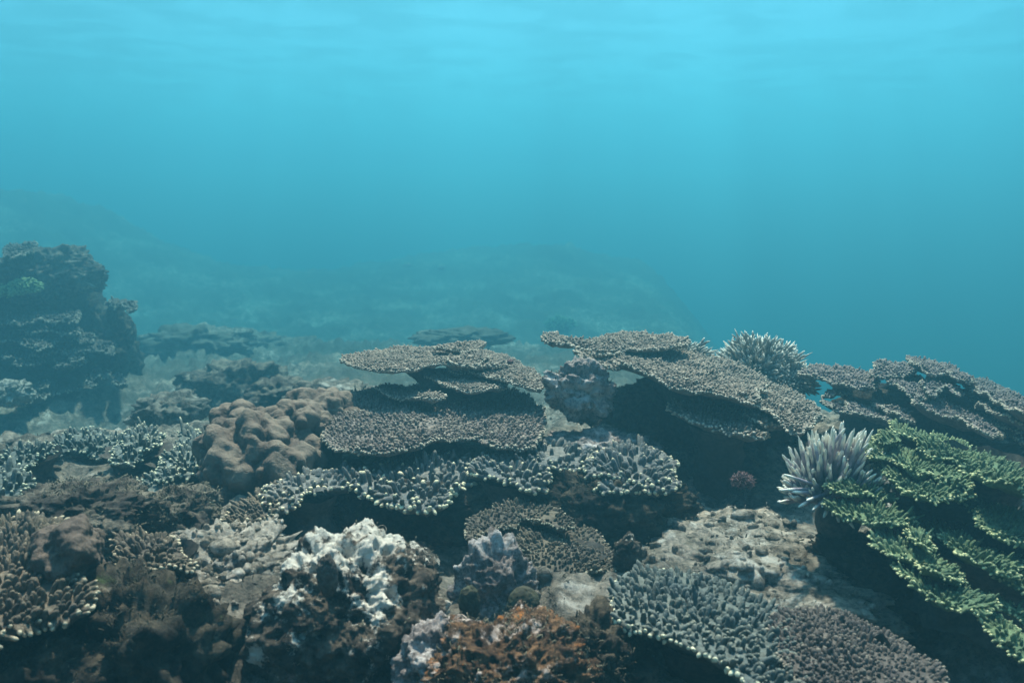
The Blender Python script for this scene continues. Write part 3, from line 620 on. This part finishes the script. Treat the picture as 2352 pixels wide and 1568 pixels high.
# ---- green shelf coral
t = colony('shelf_coral', 'yellow-green shelf coral in descending ragged tiers at the right edge', 'coral', 2170, 1180, 1.75)
def trim(pts, f):
    P = np.asarray(pts, float); out = []
    for x, y in P:
        lows = []
        for a_, b_ in zip(P, np.roll(P, -1, 0)):
            if (a_[0] - x) * (b_[0] - x) <= 0 and a_[0] != b_[0]: lows.append(a_[1] + (b_[1] - a_[1]) * (x - a_[0]) / (b_[0] - a_[0]))
        lo_ = max(lows + [y]); out.append((x, lo_ - f * (lo_ - y) + 14))
    return out
def zg(l): return zoom_pts(l, 1862, 955.5, 0.3673)
kw = dict(sp=0.0112, nh=0.0128, nr=0.0035, sides=4, rag=0.026, wav=0.022, thick=0.013, fr=1.1, out_tilt=1.2, sy=-0.04)
for pts, Yp, sx in [
    ([(400, 140), (450, 95), (560, 60), (700, 75), (800, 85), (900, 110), (1000, 160), (1100, 210), (1240, 275), (1420, 370), (1430, 520), (1334, 480), (1200, 430), (1080, 370), (970, 310), (850, 262), (760, 240), (660, 190), (580, 140), (480, 150)], 1.92, -0.22),
    ([(330, 200), (380, 150), (480, 160), (600, 210), (720, 260), (830, 300), (980, 370), (960, 410), (830, 375), (740, 330), (620, 300), (500, 240), (420, 250)], 1.88, -0.2),
    ([(280, 225), (360, 200), (470, 240), (620, 310), (760, 370), (880, 420), (980, 470), (950, 500), (850, 505), (760, 485), (650, 445), (560, 395), (470, 335), (390, 285)], 1.83, -0.2),
    ([(900, 430), (1040, 470), (1180, 540), (1400, 650), (1420, 780), (1300, 735), (1190, 695), (1120, 655), (1040, 605), (960, 500)], 1.72, -0.2),
    ([(120, 430), (200, 385), (340, 380), (470, 400), (510, 455), (430, 482), (340, 465), (240, 475)], 1.84, -0.05),
    ([(130, 550), (200, 520), (320, 530), (450, 550), (580, 620), (590, 690), (500, 695), (400, 655), (300, 615), (220, 612)], 1.76, -0.1),
    ([(640, 640), (720, 610), (860, 640), (1000, 730), (1150, 810), (1290, 890), (1260, 990), (1100, 945), (1000, 893), (900, 815), (815, 765), (770, 685)], 1.66, -0.2),
    ([(590, 740), (660, 710), (740, 760), (770, 830), (720, 845), (640, 790)], 1.62, -0.2),
    ([(430, 760), (500, 735), (640, 770), (780, 850), (900, 910), (940, 1010), (860, 975), (740, 952), (690, 910), (620, 872), (540, 842), (470, 800)], 1.58, -0.2),
    ([(565, 935), (640, 935), (760, 990), (900, 1040), (1020, 1090), (1150, 1150), (1160, 1220), (1060, 1225), (950, 1182), (860, 1150), (780, 1102), (700, 1062), (610, 1030)], 1.5, -0.22),
    ([(1020, 1100), (1150, 1130), (1334, 1200), (1450, 1260), (1450, 1330), (1334, 1260), (1200, 1210), (1100, 1180)], 1.5, -0.2),
    ([(1030, 1215), (1120, 1220), (1280, 1320), (1450, 1420), (1450, 1560), (1290, 1460), (1180, 1372), (1100, 1300)], 1.4, -0.25),
    ([(1150, 820), (1250, 860), (1420, 950), (1440, 1080), (1330, 1040), (1230, 990), (1160, 900)], 1.6, -0.2),
]:
    plate(t, zg(trim(pts, 0.85)), Yp, M['green'], sx=sx, **kw)
make_stalk(t, at(2190, 1060, 1.95), foot(2190, 1220, 1.98), 0.11, 71)
make_stalk(t, at(2250, 1230, 1.72), foot(2250, 1380, 1.76), 0.11, 72)

# ---- two plates at the near right
t = colony('table_coral', 'coarse grey-green table coral with a bright knobbly rim, lower right of the rubble slope', 'coral', 1600, 1440, 1.42, 'table corals')
T5 = [(1405, 1400), (1412, 1345), (1450, 1312), (1540, 1308), (1640, 1330), (1740, 1375), (1815, 1420), (1850, 1480), (1860, 1560), (1830, 1600), (1740, 1575), (1660, 1520), (1590, 1490), (1520, 1470), (1450, 1445), (1412, 1425)]
n5 = plate(t, T5, 1.42, M['slate'], sp=0.0140, nh=0.0140, nr=0.0046, thick=0.02, rag=0.008, wav=0.012, sx=-0.12, singles=True, fr=0.85, stalk=foot(1640, 1480, 1.5), stalk_r=0.07)[1]
t = colony('table_coral', 'fine-textured mauve-brown table coral plate at the bottom right corner', 'coral', 1960, 1500, 1.38, 'table corals')
plate(t, [(1768, 1440), (1780, 1408), (1830, 1394), (1930, 1405), (2030, 1440), (2110, 1490), (2165, 1530), (2180, 1580), (2150, 1680), (2000, 1700), (1880, 1640), (1830, 1560), (1790, 1490)], 1.33, M['mauve_dark'], sp=0.0096, nh=0.0085, nr=0.0036, sx=-0.12, rag=0.006, stalk=foot(1980, 1540, 1.4), stalk_r=0.08)
print('single branchlets', n1, n5)

# ---- left side: finger corals in the middle distance
def zl(l): return zoom_pts(l, 0, 796, 0.2344)
kw = dict(sp=0.0185, nh=0.022, nr=0.0052, thick=0.018, rag=0.024, wav=0.024, out_tilt=0.7, fr=0.8, dens=0.8, tf=(0.75, 1.0))
for label, plates, st in [
    ('whitish-tipped finger coral in a curved row below the dark overhanging rock', [([(480, 1060), (600, 930), (900, 840), (1050, 830), (1240, 920), (1180, 1010), (1000, 1010), (980, 1060), (860, 1020), (650, 1040), (560, 1080)], 2.75)], (860, 960)),
    ('tall pale-tipped finger coral clump halfway between the dark overhang and the boulder coral', [([(1120, 1150), (1180, 980), (1300, 840), (1440, 785), (1570, 850), (1520, 950), (1400, 1080), (1200, 1170)], 2.6), ([(1150, 1400), (1400, 1310), (1650, 1380), (1500, 1440), (1200, 1430)], 2.35)], (1350, 1000)),
    ('dense pale-tipped finger coral touching the near side of the boulder coral', [([(1540, 1300), (1640, 1100), (1800, 900), (1930, 850), (1960, 1050), (1940, 1280), (1700, 1300)], 2.5), ([(1400, 1420), (1600, 1300), (1800, 1320), (1700, 1400), (1550, 1440)], 2.32)], (1780, 1150)),
    ('blurry finger coral at the left edge under the dark overhang', [([(-60, 1100), (120, 1000), (400, 950), (480, 1000), (350, 1100), (260, 1180), (100, 1180)], 2.5), ([(-60, 1300), (60, 1200), (220, 1190), (240, 1330), (150, 1450), (-60, 1460)], 2.2)], (200, 1080)),
]:
    x, y = zl([st])[0]; t = colony('finger_coral', label, 'coral', x, y, plates[0][1], 'finger corals on the near slope')
    for q, (pts, Yp) in enumerate(plates):
        pp = zl(pts); cx, cyy = np.mean(np.array(pp), 0)
        plate(t, pp, Yp, M['slate'], **kw, stalk=foot(cx, cyy, Yp + 0.02), stalk_r=0.07)

# ---- near left corner
def zb(l): return zoom_pts(l, 0, 1115, 0.289)
t = colony('table_coral', 'dark grey-brown table coral with long nubs in the bottom left corner', 'coral', 80, 1320, 1.5, 'table corals')
plate(t, zb([(-260, 400), (100, 290), (420, 300), (520, 370), (470, 480), (480, 620), (560, 760), (700, 790), (650, 950), (560, 1010), (420, 1040), (280, 1080), (180, 1140), (40, 1190), (-260, 1250)]), 1.42, M['dark'], sp=0.0145, nh=0.021, nr=0.005, sx=0.05, lean=(0.2, 0), stalk=foot(60, 1340, 1.45), stalk_r=0.08)
t = colony('table_coral', 'small round dark coral cushion on the rock beside the sand patch', 'coral', 345, 1275, 1.6, 'table corals')
plate(t, zb([(950, 430), (1100, 370), (1350, 430), (1480, 600), (1500, 690), (1300, 680), (1150, 700), (1040, 640), (950, 560)]), 1.58, M['dark'], sp=0.0125, nh=0.013, nr=0.0048, sx=-0.1, wav=0.02, stalk=foot(350, 1290, 1.58), stalk_r=0.05)
rock('boulder_coral', 'smooth brown folded lump between the dark table coral and the small cushion', 'coral', at(165, 1268, 1.5), (0.055, 0.09, 0.055), M['boulder'], 4, amp=0.35, freq=1.3, fine=0.05, rot=0.5, attrs=True)

# ------------------------------------------------------------------ rocks
rock('reef_rock', 'white-crusted rock with dark patches and holes in the centre foreground', 'rock', at(800, 1400, 1.56) - np.array([0, 0, 0.03]), (0.165, 0.16, 0.165), M['white_rock'], 12, amp=0.22, freq=1.5, fine=0.13, pits=0.17, sub=7)
rock('reef_rock', 'smaller white-crusted shoulder joined to the right of the white rock', 'rock', at(940, 1330, 1.66), (0.055, 0.07, 0.065), M['white_rock'], 23, amp=0.25, fine=0.16, pits=0.14)
rock('reef_rock', 'rust-orange crusted rock at the bottom centre', 'rock', at(1180, 1555, 1.34) - np.array([0, 0, 0.02]), (0.14, 0.13, 0.105), M['orange_rock'], 31, amp=0.22, freq=1.7, fine=0.16, knob=0.12, pits=0.1, sub=7)
rock('reef_rock', 'pale rock between the white-crusted rock and the rust-orange rock', 'rock', at(1010, 1490, 1.42) - np.array([0, 0, 0.04]), (0.07, 0.08, 0.08), M['pink_rock'], 37, amp=0.3, fine=0.2)
rock('reef_rock', 'purple-tinged rock holding up the small dark table coral', 'rock', at(1140, 1390, 1.72) - np.array([0, 0.0, 0.0]), (0.085, 0.08, 0.12), M['pink_rock'], 41, amp=0.3, fine=0.2, pits=0.12)
rock('reef_rock', 'small white stub of rock beside the rim of the small dark table coral', 'rock', at(1440, 1275, 1.82), (0.030, 0.03, 0.045), M['white_rock'], 43, amp=0.25, fine=0.15, sub=5)
rock('reef_rock', 'lavender-pink crusted rock standing left of the large grey table coral', 'rock', at(1325, 902, 2.6), (0.092, 0.065, 0.085), M['pink_rock'], 48, amp=0.5, freq=1.4, fine=0.22, pits=0.12, sub=6)
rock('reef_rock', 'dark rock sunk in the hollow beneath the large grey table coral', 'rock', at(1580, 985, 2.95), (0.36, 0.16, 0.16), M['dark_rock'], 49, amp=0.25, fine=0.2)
rock('reef_rock', 'low pale rubble bank between the mauve plate and the dark hollow', 'rock', at(1370, 1022, 2.52) - np.array([0, 0, 0.03]), (0.17, 0.15, 0.06), M['pink_rock'], 51, amp=0.25, freq=1.8, fine=0.25, knob=0.15)
rock('reef_rock', 'long pale rubble slope right of the small dark table coral', 'rock', at(1660, 1235, 2.02) - np.array([0, 0, 0.095]), (0.30, 0.40, 0.105), M['slope'], 53, amp=0.20, freq=2.2, fine=0.16, knob=0.04, sub=6, rot=0.5)
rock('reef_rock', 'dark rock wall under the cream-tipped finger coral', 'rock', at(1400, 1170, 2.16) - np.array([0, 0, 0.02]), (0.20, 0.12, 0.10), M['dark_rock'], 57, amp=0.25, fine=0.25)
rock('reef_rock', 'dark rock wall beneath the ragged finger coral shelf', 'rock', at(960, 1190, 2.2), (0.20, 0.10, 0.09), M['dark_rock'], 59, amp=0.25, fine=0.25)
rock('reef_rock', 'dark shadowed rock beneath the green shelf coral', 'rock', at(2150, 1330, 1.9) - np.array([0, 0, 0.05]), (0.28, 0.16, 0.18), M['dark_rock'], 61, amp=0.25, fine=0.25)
rock('reef_rock', 'dark turf-covered rock mound in the bottom left', 'rock', at(330, 1470, 1.42) - np.array([0, 0, 0.05]), (0.13, 0.13, 0.13), M['dark_rock'], 63, amp=0.35, freq=1.6, fine=0.25, knob=0.25, pits=0.15, sub=5)
rock('reef_rock', 'dim brown rock at the very bottom left corner', 'rock', at(60, 1540, 1.3) - np.array([0, 0, 0.05]), (0.14, 0.12, 0.09), M['dark_rock'], 65, amp=0.3, fine=0.2, knob=0.2)
rock('reef_rock', 'brown knobbly rock strip behind the dark corner table coral', 'rock', at(180, 1185, 1.85), (0.16, 0.12, 0.06), M['rock'], 67, amp=0.3, fine=0.22, knob=0.25)
rock('reef_rock', 'turf-covered rock heap left of the sand patch', 'rock', at(410, 1165, 2.0) - np.array([0, 0, 0.02]), (0.085, 0.10, 0.055), M['rock'], 69, amp=0.3, fine=0.25, knob=0.2)
rock('reef_rock', 'brown mound beneath the whitish-tipped finger corals', 'rock', at(230, 1140, 2.4) - np.array([0, 0, 0.06]), (0.26, 0.2, 0.09), M['rock'], 71, amp=0.25, fine=0.25, knob=0.15)
rock('reef_rock', 'pale sandy hump leading up to the white-crusted rock', 'rock', at(505, 1275, 1.78) - np.array([0, 0, 0.05]), (0.16, 0.22, 0.075), M['sand'], 73, amp=0.25, freq=1.9, fine=0.3, knob=0.1)

rock('reef_rock', 'dark shaded rock between the rust-orange rock and the bright-rimmed table coral', 'rock', at(1385, 1500, 1.42) - np.array([0, 0, 0.03]), (0.075, 0.10, 0.085), M['dark_rock'], 75, amp=0.3, fine=0.3, knob=0.2)
# small round growths on the foreground rocks
rock('sponge', 'dark olive round sponge under the small dark table coral', 'sponge', at(1203, 1390, 1.56), (0.030, 0.028, 0.036), M['sponge'], 81, amp=0.06, fine=0.05, sub=5, attrs=True)
rock('sponge', 'dark lumpy sponge on the purple-tinged rock', 'sponge', at(1078, 1385, 1.58), (0.020, 0.02, 0.034), M['sponge'], 83, amp=0.1, fine=0.08, sub=5, attrs=True)
rock('sponge', 'small brown egg-shaped sponge low on the white-crusted rock', 'sponge', at(930, 1500, 1.44), (0.018, 0.018, 0.026), M['sponge'], 85, amp=0.06, fine=0.05, sub=5, attrs=True)
rock('sponge', 'dark knob between the stacked table coral and the lavender-pink rock', 'sponge', at(1256, 872, 2.74), (0.020, 0.016, 0.014), M['sponge'], 87, amp=0.2, fine=0.2, sub=4, attrs=True)
def tube(name, label, p, d, r, h, m_out):
    t_ = thing(name, label, 'sponge', tuple(p)); n = 22; prof = [(0.0, 0.75), (0.5, 0.95), (0.9, 1.05), (1.0, 1.0), (0.97, 0.86), (0.7, 0.75), (0.3, 0.6)]
    d = Vector(d).normalized(); rot = d.to_track_quat('Z', 'Y').to_matrix(); V = []
    for tt, rr in prof:
        for i in range(n):
            al = 2 * math.pi * i / n; V.append(rot @ Vector((r * rr * math.cos(al), r * rr * math.sin(al) * 0.9, h * tt)))
    V = np.array([v[:] for v in V]); V = V + unit(V) * (fbm((V + p) * 45, 3) * r * 0.3)[:, None]
    tip = np.repeat([0, 0, .8, 1, .6, 0, 0], n); tri = [(6 * n + i, 6 * n + (i + 1) % n, len(V)) for i in range(n)]
    V = np.concatenate([V, [V[6 * n:].mean(0)]])
    obj('tube_wall', make_mesh('tube_wall', V, grid_quads(7, n, True), tri, {'tip': np.append(tip, 0)}), m_out, t_)
rock('sponge', 'brown upright finger of sponge in front of the white crest', 'sponge', at(752, 1322, 1.44), (0.017, 0.017, 0.036), M['under'], 89, amp=0.12, fine=0.15, sub=5, attrs=True)
tube('tube_sponge', 'small dark tube opening above the white-crusted rock', at(880, 1232, 1.72), (0.0, -0.6, 0.8), 0.010, 0.03, M['under'])
for q, (x, y, Yp, s, lab) in enumerate([(1705, 1112, 2.2, 0.028, 'dull red fuzzy tuft on the rubble slope'), (392, 1185, 1.95, 0.018, 'pinkish tuft on the heap left of the sand patch')]):
    t = thing('algae_tuft', lab, 'algae', tuple(at(x, y, Yp)))
    bush(t, at(x, y, Yp), s, s, s, 140, s * 0.5, s * 0.05, M['red'], single=False, seed=31 + q, sub=4)

# ---- dark overhanging rock with shelves on the left
t = colony('reef_rock', 'tall dark overhanging rock with thin coral shelves at the left edge', 'rock', 130, 900, 5.9)
for nm, px, py, Yp, rr, sd_, am in [('cap', 105, 632, 6.35, (0.35, 0.35, 0.175), 91, 0.3), ('wall', 150, 860, 6.5, (0.40, 0.40, 0.62), 92, 0.22), ('wall', -40, 810, 6.45, (0.46, 0.4, 0.57), 93, 0.22), ('wall', 262, 830, 6.4, (0.16, 0.2, 0.35), 94, 0.25), ('wall', 90, 975, 6.0, (0.62, 0.4, 0.24), 97, 0.25)]:
    rock(nm, None, None, at(px, py, Yp), rr, M['rock'] if nm == 'cap' else M['dark_rock'], sd_, amp=am, fine=0.25, knob=0.15, parent=t)
def zw(l): return zoom_pts(l, 0, 551, 0.3124)
kw = dict(sp=0.025, nh=0.017, nr=0.009, thick=0.022, rag=0.035, wav=0.03)
for q, fr_ in enumerate([[(70, 600), (140, 625), (290, 605)], [(160, 665), (290, 688), (420, 680), (555, 690)], [(-40, 745), (60, 742), (140, 720)], [(160, 772), (260, 765), (375, 740)], [(270, 802), (360, 785), (440, 745), (500, 760)],
        [(565, 735), (620, 750), (672, 742)], [(570, 800), (650, 812), (720, 812), (825, 835)], [(480, 820), (530, 868), (600, 872)], [(40, 882), (130, 872), (225, 845)], [(120, 912), (210, 912), (300, 900)],
        [(690, 985), (740, 1005), (785, 1010)], [(190, 1105), (260, 1100), (340, 1090)], [(150, 1190), (280, 1180), (400, 1125), (560, 1108)], [(-40, 1310), (60, 1270), (135, 1215)], [(810, 475), (900, 495), (985, 520)],
        [(40, 110), (140, 100), (260, 70)], [(-60, 600), (0, 610), (60, 600)], [(300, 560), (420, 600), (560, 590)], [(850, 1050), (915, 1070)], [(640, 1030), (700, 1050)], [(250, 850), (330, 840), (400, 820)], [(420, 920), (520, 930), (600, 915)]]):
    if len(fr_) == 2: fr_ = [fr_[0], ((fr_[0][0] + fr_[1][0]) / 2, (fr_[0][1] + fr_[1][1]) / 2 + 6), fr_[1]]
    o_ = zw(shelf(fr_, (8, -52), 0.85)); plate(t, o_, 5.98 - 0.0027 * (np.mean([p[1] for p in o_]) - 715) + 0.03 * (q % 3), M['ledge'], name='shelf', sx=0.0, **kw)
t = thing('branching_coral', 'bright green coral cushion on the dark overhanging rock', 'coral', tuple(at(52, 668, 5.85)))
bush(t, at(58, 664, 5.9), 0.115, 0.095, 0.068, 110, 0.04, 0.011, M['bottle'], single=False, seed=12, sub=4)
bush(t, at(28, 674, 5.85), 0.08, 0.08, 0.047, 60, 0.04, 0.011, M['bottle'], single=False, seed=13, sub=4)

rock('reef_rock', 'pale slab of rock at the left edge low on the dark overhang', 'rock', at(15, 905, 5.1), (0.13, 0.12, 0.07), M['sand'], 95, amp=0.3, fine=0.25, rot=0.4)
# ---- hazy rocks on the lower floor
for q, (px, py, Yp, rr, mt, lab) in enumerate([
    (585, 815, 6.0, (0.38, 0.3, 0.13), 'rock', 'hazy brown rock heap on the lower floor beyond the overhang'),
    (545, 885, 4.5, (0.24, 0.22, 0.11), 'rock', 'rounded hazy rock behind the pale-tipped finger corals'),
    (440, 790, 5.6, (0.34, 0.3, 0.10), 'floor', 'pale hazy sand-covered rock close behind the overhang'),
    (770, 915, 3.8, (0.20, 0.2, 0.06), 'floor', 'pale rock hump behind the boulder coral'),
    (650, 915, 4.0, (0.15, 0.2, 0.07), 'rock', 'dark rock hump left of the pale hump behind the boulder coral'),
    (390, 945, 3.8, (0.14, 0.18, 0.07), 'floor', 'pale rock hump at the foot of the overhang'),
    (1060, 775, 5.5, (0.25, 0.2, 0.05), 'floor', 'pale flat rock just above the stacked table coral'),
    (1190, 640, 10.5, (0.8, 0.7, 0.20), 'floor', 'faint low mound far off in the middle'),
]):
    kf = 1.0 + 1.0 * float(sstep(3.5, 7.5, Yp)) + 0.35 * float(sstep(7.4, 9.5, Yp))
    rock('reef_rock', lab, 'rock', at(px, py, Yp * kf), np.array(rr) * kf, M[mt], 200 + q, amp=0.4, freq=1.7, fine=0.22, knob=0.22, sub=5)
ph = hit(1285, 750); t = thing('branching_coral', 'faint yellow-green coral head on the far floor above the grey arm', 'coral', tuple(ph))
kf = ph[1] / 9.5; bush(t, ph, 0.16 * kf, 0.14 * kf, 0.10 * kf, 90, 0.06 * kf, 0.015 * kf, M['bottle'], single=False, seed=15, sub=3)
for q, (x, y) in enumerate([(935, 612), (1015, 617)]):
    rock('sponge', ['faint pinkish knob on the far mound, left of the other', 'faint orange-pink knob on the far mound, right of the other'][q], 'sponge', hit(x, y), (0.10, 0.10, 0.09), M['pinkish'], 301 + q, amp=0.15, sub=3, attrs=True)

# ------------------------------------------------------------------ loose rubble on the near floor
g = np.random.default_rng(77); S, F = ico(2); n_ = 1200
Yr = 1.1 + 2.7 * g.random(n_) ** 1.4; Xr = g.uniform(-0.75, 0.75, n_) * Yr; sz = 0.0055 * np.exp(g.normal(size=n_) * 0.55) + 0.002
Zr = floor_z(Xr, Yr) + sz * 0.2
S_ico2, F_ico2 = S, F
shp = np.array([S * (1 + 0.35 * perlin(S * 1.7 + i * 2.3))[:, None] for i in range(40)])
Vr = shp[np.arange(n_) % 40] * (sz[:, None] * g.uniform(0.5, 1.3, (n_, 3)))[:, None, :] + np.stack([Xr, Yr, Zr], -1)[:, None, :]
Fr = F[None] + (np.arange(n_) * len(S))[:, None, None]
o = obj('rubble', make_mesh('rubble', Vr.reshape(-1, 3), None, Fr.reshape(-1, 3)), M['floor']); tag(o, 'small pale coral rubble strewn over the near reef floor', 'rubble', kind='stuff')

# ------------------------------------------------------------------ short algae turf on the near floor and the near rocks
M['turf'] = coral_mat('algae_turf', (0.13, 0.115, 0.075), (0.24, 0.215, 0.15), (0.075, 0.065, 0.045))
M['turf_pale'] = coral_mat('pale_algae_turf', (0.24, 0.21, 0.155), (0.36, 0.32, 0.25), (0.16, 0.14, 0.10))
M['turf_dark'] = coral_mat('dark_algae_turf', (0.065, 0.055, 0.036), (0.13, 0.11, 0.07), (0.04, 0.036, 0.026))
def turf(name, P, Nn, n, h, mat, parent=None, seed=0, thr=-0.1):
    g = np.random.default_rng(seed); ok = (Nn[:, 2] > 0.05) & (fbm(P * 6 + seed, 3) > thr); ids = np.nonzero(ok)[0]
    if len(ids) < 5: return
    i = g.choice(ids, n); Q = P[i] + g.normal(size=(n, 3)) * 0.004; D = Nn[i] * 0.6 + g.normal(size=(n, 3)) * 0.75 + np.array([0, 0, 0.15])
    H = h * np.exp(g.normal(size=n) * 0.35); base = np.zeros(3) if parent is None else np.array(parent.location)
    o = obj(name, nub_mesh(name, Q - base, D, H, H * 0.16, 3, None, seed), mat, parent); tag(o, kind='stuff'); return o
n_ = 30000; g = np.random.default_rng(78); Yr = 1.05 + 3.2 * g.random(n_) ** 1.3; Xr = g.uniform(-0.72, 0.72, n_) * Yr
Pf = np.stack([Xr, Yr, floor_z(Xr, Yr)], -1)
o = turf('algae_turf', Pf, np.tile([[0, 0, 1.0]], (n_, 1)), 14000, 0.005, M['turf'], None, 5, -0.15)
tag(o, 'short olive-brown algae turf covering the near reef floor', 'algae')
for k, r_ in enumerate([o for o in scn.objects if o.name.startswith('reef_rock') and o.type == 'MESH' and o.location.y < 3.2]):
    me = r_.data; nv = len(me.vertices); co = np.zeros(nv * 3, np.float32); me.vertices.foreach_get('co', co); no = np.zeros(nv * 3, np.float32); me.vertices.foreach_get('normal', no)
    dark = 'dark' in me.materials[0].name; pale = me.materials[0].name.startswith(('white', 'pink', 'pale'))
    turf('turf', co.reshape(-1, 3) + np.array(r_.location, np.float32), no.reshape(-1, 3), 180 if pale else 1500, 0.0055, M['turf_dark'] if dark else (M['turf_pale'] if 'rubble' in me.materials[0].name else M['turf']), r_, 300 + k, 0.25 if pale else -0.1)
ntri = sum(len(o.data.polygons) for o in scn.objects if o.type == 'MESH'); print('faces', ntri)
# loose stones lying on the pale slopes, joined to them as one part each
for k, r_ in enumerate([o for o in scn.objects if o.name.startswith('reef_rock') and o.type == 'MESH' and o.location.y < 3.2 and o.data.materials[0].name.startswith(('rubble', 'pale'))]):
    me = r_.data; nv = len(me.vertices); co = np.zeros(nv * 3, np.float32); me.vertices.foreach_get('co', co); no = np.zeros(nv * 3, np.float32); me.vertices.foreach_get('normal', no)
    co = co.reshape(-1, 3); g = np.random.default_rng(500 + k); ids = np.nonzero(no.reshape(-1, 3)[:, 2] > 0.45)[0]; n_ = 420; i = g.choice(ids, n_)
    sz = 0.0048 * np.exp(g.normal(size=n_) * 0.6) + 0.002
    Vr = shp[np.arange(n_) % 40] * (sz[:, None] * g.uniform(0.5, 1.4, (n_, 3)))[:, None, :] + co[i][:, None, :]
    tag(obj('rubble', make_mesh('rubble', Vr.reshape(-1, 3), None, (F_ico2[None] + (np.arange(n_) * len(S_ico2))[:, None, None]).reshape(-1, 3)), M['slope'], r_), kind='stuff')
